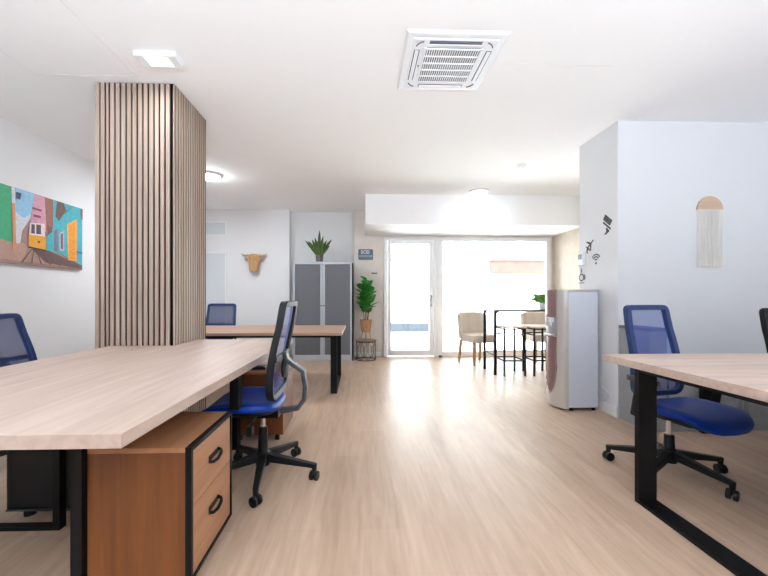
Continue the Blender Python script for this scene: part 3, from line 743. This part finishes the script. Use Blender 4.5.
# ------------------------------------------------------------------ plants
def leaf(mb, base_, dirv, length, width, droop=0.3, n=7, fold=0.25):
    d = Vector(dirv).normalized(); up = Vector((0, 0, 1))
    side = d.cross(up)
    if side.length < 0.05: side = Vector((1, 0, 0))
    side.normalize(); nrm = side.cross(d).normalized()
    g = []
    for i in range(n + 1):
        u = i / n; c = Vector(base_) + d * (length * u) - up * (droop * length * u * u)
        w_ = width * 0.5 * (math.sin(PI * min(1, u ** 0.8 * 0.98 + 0.02))) ** 0.8
        w_ = max(w_, 0.0015)
        g.append([c - side * w_ + nrm * w_ * fold, c - side * w_ * 0.5 + nrm * w_ * fold * 0.4, c, c + side * w_ * 0.5 + nrm * w_ * fold * 0.4, c + side * w_ + nrm * w_ * fold])
    mb.grid(g)
# hexagon wire side table + leafy plant
t = thing('side_table', 'small round wire side table with brown top beneath the leafy plant', 'side table', (0.105, 6.5, 0))
MB().lathe([(0.175, 0.322), (0.185, 0.327), (0.185, 0.343), (0.18, 0.348)], (0, 0, 0), 32).build('tabletop', M['hextop'], t, smooth=True)
g = MB()
for z in (0.006, 0.318): g.tube([(0.172 * math.cos(2 * PI * k / 36), 0.172 * math.sin(2 * PI * k / 36), z) for k in range(36)], 0.006, 6, True)
nn = 8
for k in range(nn):
    a0 = 2 * PI * k / nn + 0.2; hw = 0.42 * 2 * PI / nn
    def q(a, z): return (0.172 * math.cos(a), 0.172 * math.sin(a), z)
    g.tube([q(a0, 0.006), q(a0 + hw, 0.085), q(a0 + hw, 0.24), q(a0, 0.318), q(a0 - hw, 0.24), q(a0 - hw, 0.085)], 0.0045, 6, True)
g.build('wire_frame', M['stem'] if False else flat('bronze_wire', (60, 50, 42)), t)
t = thing('potted_plant', 'leafy green plant in a tan basket on legs on the wire side table', 'plant', (0.105, 6.5, 0.3565))
g = MB().lathe([(0.072, 0.135), (0.082, 0.14), (0.105, 0.325), (0.11, 0.345), (0.103, 0.345), (0.098, 0.32), (0.06, 0.315)], (0, 0, 0), 28); g.build('basket', M['basket'], t, smooth=True)
MB().lathe([(0.10, 0.318), (0.05, 0.328)], (0, 0, 0), 20).build('soil', M['soil'], t)
for k in range(3):
    a = R(-90 + 120 * k + 60)
    MB().tube([(0.06 * math.cos(a), 0.06 * math.sin(a), 0.20), (0.095 * math.cos(a), 0.095 * math.sin(a), 0.0)], 0.009, 8).build('stand_leg', M['chairleg'], t)
st = MB(); lf = MB(); rnd = random.Random(3)
stems = [((-0.03, 0.0), (-0.07, 0.0, 0.86)), ((0.02, -0.02), (0.0, -0.02, 1.00)), ((0.03, 0.03), (0.08, 0.03, 0.82)), ((-0.01, 0.03), (0.01, 0.04, 0.92))]
for (bx, by), (tx, ty, tz) in stems:
    st.tube([(bx, by, 0.32), ((bx + tx) / 2, (by + ty) / 2, (0.32 + tz) / 2), (tx, ty, tz)], [0.008, 0.007, 0.004], 6)
    for k in range(10):
        u = 0.28 + 0.72 * k / 9; z = 0.32 + (tz - 0.32) * u
        p = (bx + (tx - bx) * u, by + (ty - by) * u, z)
        a = k * 2.4 + rnd.random() * 0.6 + bx * 40; el = 0.55 + 0.75 * u
        L = 0.33 * (1.0 - 0.3 * u) * (0.85 + 0.3 * rnd.random())
        leaf(lf, p, (math.cos(a), math.sin(a), el), L, 0.175 * (1 - 0.1 * u), 0.26)
st.build('stem', M['stem'], t, smooth=True); lf.build('foliage', M['leaf'], t, smooth=True)
# snake plant
t = thing('snake_plant', 'snake plant with pointed leaves in a grey pot on top of the tall cabinet', 'plant', (-0.715, 6.56, 1.71))
MB().lathe([(0.055, 0), (0.06, 0.005), (0.068, 0.13), (0.060, 0.13), (0.058, 0.115), (0.03, 0.112)], (0, 0, 0), 24).build('pot', M['greypot'], t, smooth=True)
lf = MB()
for dx, dy, L in ((0, 0, 0.46), (-0.18, 0.05, 0.34), (0.14, -0.05, 0.36), (-0.50, -0.05, 0.30), (0.50, 0.05, 0.34), (0.30, 0.10, 0.30), (-0.32, 0.1, 0.32), (0.62, -0.05, 0.22), (0.08, 0.2, 0.30), (-0.08, -0.2, 0.27), (-0.62, 0.0, 0.33), (0.22, -0.2, 0.25), (-0.3, -0.2, 0.22)):
    d = Vector((dx, dy, 1)).normalized(); s_ = Vector((1, 0, -dx)).normalized(); n = d.cross(s_); g = []
    for i in range(8):
        u = i / 7; w_ = 0.027 * (0.75 + 0.6 * u - 1.35 * u ** 4) if u < 1 else 0.001
        w_ = max(0.001, w_); c = Vector((dx * 0.05, dy * 0.05, 0.11)) + d * L * u + Vector((dx * 0.08 * u * u * L * 3, 0, 0))
        g.append([c - s_ * w_ - n * w_ * 0.4, c, c + s_ * w_ - n * w_ * 0.4])
    lf.grid(g)
lf.build('foliage', M['snake'], t, solid=0.003)

# ------------------------------------------------------------------ dining corner
t = thing('high_table', 'dark high table with steel legs by the shop window', 'table', (0, 0, 0))
MB().box(1.885, 3.30, 5.14, 5.62, 0.893, 0.92).build('tabletop', M['tabletop'], t, bevel=0.002)
for lx, sx in ((1.905, 1), (3.28, -1)):
    for ly, sy in ((5.16, 1), (5.60, -1)):
        g = MB().box(lx - 0.016, lx + 0.016, ly - 0.016, ly + 0.016, 0, 0.893)
        k = [(lx, ly, 0.893), (lx + sx * 0.075, ly, 0.893), (lx + sx * 0.03, ly, 0.878), (lx + sx * 0.017, ly, 0.86), (lx + sx * 0.010, ly, 0.80), (lx, ly, 0.80)]
        g.poly([(a, b_ - 0.014, c) for a, b_, c in k], (0, 0.028, 0))
        g.build('leg', M['black'], t)
    MB().box(lx - 0.008, lx + 0.008, 5.176, 5.584, 0.27, 0.285).build('rail', M['dgrey'], t)
MB().box(1.92, 3.265, 5.592, 5.608, 0.27, 0.285).build('rail', M['dgrey'], t)
def stool(x0, label):
    t = thing('bar_stool', label, 'stool', (x0 + 0.145, 5.24, 0), 0, 'bar stools at the high table')
    MB().box(-0.165, 0.165, -0.195, 0.195, 0.668, 0.69).build('seat', M['walnut'], t, bevel=0.006)
    for sx in (-1, 1):
        for sy in (-1, 1):
            MB().box(sx * 0.145 - 0.011, sx * 0.145 + 0.011, sy * 0.175 - 0.011, sy * 0.175 + 0.011, 0, 0.668).build('leg', M['black'], t)
    def st(x0, x1, y0, y1, z): MB().box(x0, x1, y0, y1, z - 0.009, z + 0.009).build('stretcher', M['black'], t)
    for z in (0.652, 0.57, 0.215):
        for q in (-1, 1):
            if z != 0.57: st(-0.134, 0.134, q * 0.175 - 0.008, q * 0.175 + 0.008, z)
            st(q * 0.145 - 0.008, q * 0.145 + 0.008, -0.164, 0.164, z)
    st(-0.134, 0.134, 0.167, 0.183, 0.57)
stool(2.0, 'black framed stool with pale wood seat, left one of two at the high table')
stool(2.42, 'black framed stool with pale wood seat, half hidden by the water dispenser')
def armchair(x, y, rz, label):
    t = thing('upholstered_chair', label, 'chair', (x, y, 0), rz, 'beige upholstered chairs by the window')
    MB().loft([superring(hx, hy, z, 32, 5, -0.02) for hx, hy, z in ((0.22, 0.23, 0.36), (0.235, 0.245, 0.37), (0.24, 0.25, 0.43), (0.235, 0.245, 0.475), (0.20, 0.21, 0.487))]).build('seat', M['uphol'], t, smooth=True)
    # curved back, padded
    rings = []
    for j in range(13):
        u = -1 + j / 6; a = u * R(58)
        cx = 0.27 * math.sin(a) / math.sin(R(58)) ; yy = 0.235 - 0.13 * (abs(u) ** 2.4)
        th = 0.028 * (1.15 - 0.3 * abs(u)); zt = 0.85 - 0.035 * abs(u) ** 3
        ox, oy = math.sin(a) * th, math.cos(a) * th
        rings.append([(cx - ox, yy - oy, 0.42), (cx + ox, yy + oy, 0.40), (cx + ox * 1.1, yy + oy + 0.035, zt - 0.02), (cx, yy + 0.035, zt), (cx - ox, yy - oy + 0.03, zt - 0.02)])
    b_ = MB().loft(rings).build('backrest', M['uphol'], t, bevel=0.006, smooth=True)
    pg = MB()
    for u in (-0.55, 0.0, 0.55):
        a = u * R(58); cx = 0.27 * math.sin(a) / math.sin(R(58)); yy = 0.235 - 0.13 * abs(u) ** 2.4; th = 0.028 * (1.15 - 0.3 * abs(u))
        pg.tube([(cx - math.sin(a) * th, yy - math.cos(a) * th, 0.49), (cx - math.sin(a) * th, yy - math.cos(a) * th + 0.028, 0.82)], 0.004, 6)
    pg.build('seam', M['uphol'], b_)
    for sx in (-1, 1):
        MB().bar((sx * 0.195, -0.20, 0.37), (sx * 0.205, -0.215, 0), 0.046, 0.046, 0.028, 0.028).build('leg', M['chairleg'], t)
        MB().bar((sx * 0.195, 0.19, 0.37), (sx * 0.205, 0.235, 0), 0.046, 0.046, 0.028, 0.028).build('leg', M['chairleg'], t)
    return t
armchair(1.96, 6.12, R(17), 'beige upholstered chair with wooden legs left of the high table')
armchair(3.08, 6.20, R(0), 'beige upholstered chair behind the high table, partly hidden by the stools')
t = thing('potted_fern', 'small bright green fern on the high table beside the water dispenser', 'plant', (2.70, 5.38, 0.92))
MB().lathe([(0.045, 0), (0.06, 0.09), (0.054, 0.09), (0.03, 0.08)], (0, 0, 0), 20).build('pot', M['whitepot'], t, smooth=True)
lf = MB(); rnd = random.Random(5)
for k in range(80):
    a = rnd.random() * 2 * PI; el = 0.35 + 1.9 * rnd.random()
    leaf(lf, (0.02 * math.cos(a), 0.02 * math.sin(a), 0.08), (math.cos(a), math.sin(a), el), 0.24 + 0.10 * rnd.random(), 0.05, 0.42, 7, 0.7)
lf.build('foliage', M['fern'], t, smooth=True)

# ------------------------------------------------------------------ water dispenser
t = thing('water_dispenser', 'tall silver water dispenser with mauve front against the white partition', 'water dispenser', (0, 0, 0))
DX, DY0, DY1 = 2.00, 3.50, 3.82
MB().box(DX + 0.005, 2.30, DY0, DY1, 0.03, 1.15).build('body', M['dispside'], t, bevel=0.008)
def bulge(v, z, off=0.0):      # v in 0..1 from near edge to far edge
    b_ = 0.118 * (math.sin(PI * (0.05 + 0.90 * v)) ** 0.6) * (1 - 0.18 * max(0, (0.12 - z) / 0.12))
    return (DX - b_ - off + 0.015, DY0 + (DY1 - DY0) * v, z)
rings = []
N = 24
for z in [0.02 + 1.15 * k / 24 for k in range(25)]:
    rings.append([bulge(k / N, z) for k in range(N + 1)] + [(DX + 0.01, DY1, z), (DX + 0.01, DY0, z)])
MB().loft(rings).build('front_cover', M['dispfront'], t, smooth=True)
MB().box(DX + 0.004, 2.305, DY0 - 0.003, DY1 + 0.003, 1.15, 1.172).build('lid', M['dispfront'], t, bevel=0.005)
def patch(zlist, span, off, m, name):
    g = []
    for z in zlist:
        a, b_ = span(z); g.append([bulge(a + (b_ - a) * k / 10, z, off) for k in range(11)])
    return MB().grid(g).build(name, m, t, smooth=True, solid=0.005)
def lowspan(z):
    u = min(1, max(0, (z - 0.15) / 0.30)); h = 0.29 * math.sqrt(1 - (1 - u) ** 2) + 0.005; h *= 0.8; return (0.42 - h, 0.42 + h)
patch([0.15 + 0.56 * (k / 24) ** 1.5 for k in range(25)], lowspan, 0.004, M['mauve'], 'lower_panel')
patch([0.90 + 0.275 * k / 8 for k in range(9)], lambda z: (0.17, 0.70), 0.012, M['mauve'], 'tap_hood')
patch([0.715 + 0.19 * k / 8 for k in range(9)], lambda z: (0.17, 0.70), 0.003, M['disprecess'], 'recess')
rim = MB(); pts = [bulge(lowspan(z)[0], z, 0.006) for z in [0.71 - 0.56 * (k / 16) for k in range(17)]]
pts += [bulge(lowspan(z)[1], z, 0.006) for z in [0.15 + 0.56 * (k / 16) for k in range(17)]]
rim.tube(pts, 0.007, 6); rim.build('panel_rim', M['chrome'], t, smooth=True)
for v in (0.30, 0.48):
    p = bulge(v, 0.865, 0.0)
    g = MB().box(p[0] - 0.035, p[0] + 0.01, p[1] - 0.014, p[1] + 0.014, 0.85, 0.90); g.lathe([(0.009, 0.81), (0.011, 0.85)], (p[0] - 0.024, p[1], 0), 12)
    g.build('tap', M['white_pl'], t, bevel=0.003)
p = bulge(0.42, 0.72)
MB().box(p[0] - 0.03, p[0] + 0.01, p[1] - 0.08, p[1] + 0.08, 0.715, 0.735).build('drip_tray', M['dispfront'], t, bevel=0.004)
for x in (2.05, 2.27):
    for y in (DY0 + 0.03, DY1 - 0.03): MB().lathe([(0.016, 0), (0.016, 0.03)], (x, y, 0), 12).build('foot', M['plast'], t)
g = MB().box(2.000, 2.006, DY0 - 0.001, DY0, 0.62, 0.625)
g = MB(); g.tube([(2.312, 3.53, 0.20), (2.325, 3.50, 0.24), (2.33, 3.44, 0.22), (2.332, 3.40, 0.19), (2.335, 3.42, 0.15), (2.33, 3.47, 0.11), (2.318, 3.53, 0.09), (2.316, 3.58, 0.10)], 0.007)
g.tube([(2.313, 3.56, 0.14), (2.322, 3.50, 0.17), (2.33, 3.42, 0.18)], 0.007)
tag(g.build('power_cable', M['cable_w'], smooth=True), 'white power cable looping between the water dispenser and the partition', 'cable')

# ------------------------------------------------------------------ partition decals and thermostat
PX = 2.35
def dec(label, name, y, z, build):
    g = MB(); build(g)
    g.v = [(PX - 0.0015 + (0.004 if a > 0 else 0), y - u, z + v) for a, u, v in g.v]     # u to the viewer's right (nearer), v up
    o = g.build(name, M['decal'], None)
    return tag(o, label, 'wall decal', 'charcoal icons on the partition end')
def P2(g, pts): g.poly([(0, u, v) for u, v in pts], (1, 0, 0))
def rot2(pts, a, s=1.0): return [((u * math.cos(a) - v * math.sin(a)) * s, (u * math.sin(a) + v * math.cos(a)) * s) for u, v in pts]
def ring2(g, r0, r1, a0, a1, cu=0, cv=0, n=14):
    o = [(cu + r1 * math.cos(a0 + (a1 - a0) * k / n), cv + r1 * math.sin(a0 + (a1 - a0) * k / n)) for k in range(n + 1)]
    i = [(cu + r0 * math.cos(a0 + (a1 - a0) * k / n), cv + r0 * math.sin(a0 + (a1 - a0) * k / n)) for k in range(n + 1)]
    for k in range(n): P2(g, [o[k], o[k + 1], i[k + 1], i[k]])
def d_laptop(g):
    a = R(-38)
    P2(g, [(u - 0.0, v + 0.03) for u, v in rot2([(-0.07, -0.026), (0.055, -0.026), (0.055, 0.03), (-0.07, 0.03)], a)])
    P2(g, [(u - 0.01, v - 0.02) for u, v in rot2([(-0.075, -0.008), (0.06, -0.008), (0.06, 0.008), (-0.075, 0.008)], a)])
    P2(g, [(-0.028, -0.03), (-0.008, -0.04), (0.022, -0.075), (-0.028, -0.098), (-0.062, -0.095), (-0.025, -0.075)])
def d_plane(g):
    a = R(35)
    P2(g, rot2([(-0.06, -0.008), (0.065, -0.007), (0.075, 0), (0.065, 0.007), (-0.06, 0.008)], a))
    P2(g, rot2([(0.0, 0), (0.03, 0), (-0.02, 0.062), (-0.035, 0.062)], a)); P2(g, rot2([(0.0, 0), (0.03, 0), (-0.02, -0.062), (-0.035, -0.062)], a))
    P2(g, rot2([(-0.05, 0), (-0.03, 0), (-0.062, 0.026), (-0.072, 0.026)], a)); P2(g, rot2([(-0.05, 0), (-0.03, 0), (-0.062, -0.026), (-0.072, -0.026)], a))
    ring2(g, 0.012, 0.03, 0, PI * 1.4, -0.03, -0.06, 10)
def d_wifi(g):
    for r in (0.024, 0.048, 0.072): ring2(g, r - 0.006, r + 0.006, R(35), R(145), 0, -0.03)
    ring2(g, 0.0, 0.012, 0, 2 * PI, 0, -0.045, 12)
def d_cup(g):
    P2(g, [(-0.04, 0.0), (0.04, 0.0), (0.036, -0.05), (0.018, -0.066), (-0.018, -0.066), (-0.036, -0.05)][:0] or [(-0.05, -0.08), (0.05, -0.08), (0.05, -0.072), (-0.05, -0.072)])
    ring2(g, 0.030, 0.042, 0, 2 * PI, 0, -0.018, 18)
    ring2(g, 0.018, 0.032, R(-70), R(70), 0.036, -0.018, 8)
    P2(g, [(-0.005, 0.035), (0.008, 0.035), (0.004, 0.085), (-0.006, 0.07)])
dec('charcoal laptop shaped wall decal, topmost icon on the partition end', 'icon_decal', 3.433, 1.795, d_laptop)
dec('charcoal aeroplane wall decal under the laptop icon', 'icon_decal', 3.708, 1.635, d_plane)
dec('charcoal wireless signal wall decal right of the thermostat', 'icon_decal', 3.611, 1.482, d_wifi)
dec('charcoal coffee cup wall decal just above the water dispenser', 'icon_decal', 3.853, 1.325, d_cup)
t = thing('thermostat', 'white wall thermostat with small grey screen on the partition edge', 'thermostat', (PX, 3.825, 1.50))
MB().box(-0.035, 0, -0.05, 0.05, -0.068, 0.068).build('case', M['white_pl'], t, bevel=0.006)
MB().box(-0.037, -0.035, -0.032, 0.032, -0.005, 0.048).build('screen', M['lcd'], t)

# ------------------------------------------------------------------ macrame hanging
t = thing('macrame_hanging', 'wooden half disc wall hanging with long cream fringe', 'wall decoration', (3.205, 3.30, 1.90))
r = 0.122
MB().poly([(r * math.cos(R(180 * k / 28)), -0.018, r * math.sin(R(180 * k / 28)) * 1.02) for k in range(29)], (0, 0.016, 0)).build('half_disc', M['macwood'], t, bevel=0.002)
g = MB(); rnd = random.Random(11)
for k in range(38):
    x = -0.113 + 0.226 * k / 37; L = 0.515 + 0.015 * rnd.random()
    xs = [x + 0.004 * (rnd.random() - 0.5) for _ in range(6)]
    yy = -0.010 - 0.006 * (k % 2)
    g.tube([(xs[j], yy, -L * j / 5) for j in range(6)], [0.0026, 0.0028, 0.0028, 0.003, 0.003, 0.0042], 5)
g.tube([(-0.118, -0.012, -0.003), (0.118, -0.012, -0.003)], 0.005, 8)
g.build('fringe', M['yarn'], t, smooth=True)

# ------------------------------------------------------------------ light
wd = bpy.data.worlds.new('sky'); S.world = wd; wd.use_nodes = True
bg = wd.node_tree.nodes['Background']; bg.inputs['Color'].default_value = (0.80, 0.905, 1.0, 1); bg.inputs['Strength'].default_value = 12.5
sl = bpy.data.lights.new('sun', 'SUN'); sl.energy = 22; sl.angle = R(0.6); sl.color = (0.96, 0.98, 1.0)
so = bpy.data.objects.new('sun', sl); COL.objects.link(so); so.location = (0, -6, 20); so.rotation_euler = (R(20), 0, 0)
def portal(loc, rot, sx, sy):
    l = bpy.data.lights.new('daylight_portal', 'AREA'); l.shape = 'RECTANGLE'; l.size = sx; l.size_y = sy
    l.cycles.is_portal = True
    o = bpy.data.objects.new('daylight_portal', l); COL.objects.link(o); o.location = loc; o.rotation_euler = rot
#portal((0.7, REAR - 0.16, 1.375), (R(90), 0, 0), 7.2, 2.25)          # rear shop window
portal((2.0, 7.02, 1.1), (R(-90), 0, 0), 3.15, 2.2)                  # entrance glazing
S.view_settings.view_transform = 'Standard'; S.view_settings.look = 'None'
S.view_settings.gamma = 1.0; S.view_settings.exposure = 0.45
try: S.view_settings.use_curve_mapping = False
except Exception: pass
S.cycles.max_bounces = 10; S.cycles.diffuse_bounces = 6; S.cycles.transparent_max_bounces = 16
S.cycles.use_denoising = True
S.cycles.sample_clamp_indirect = 6.0
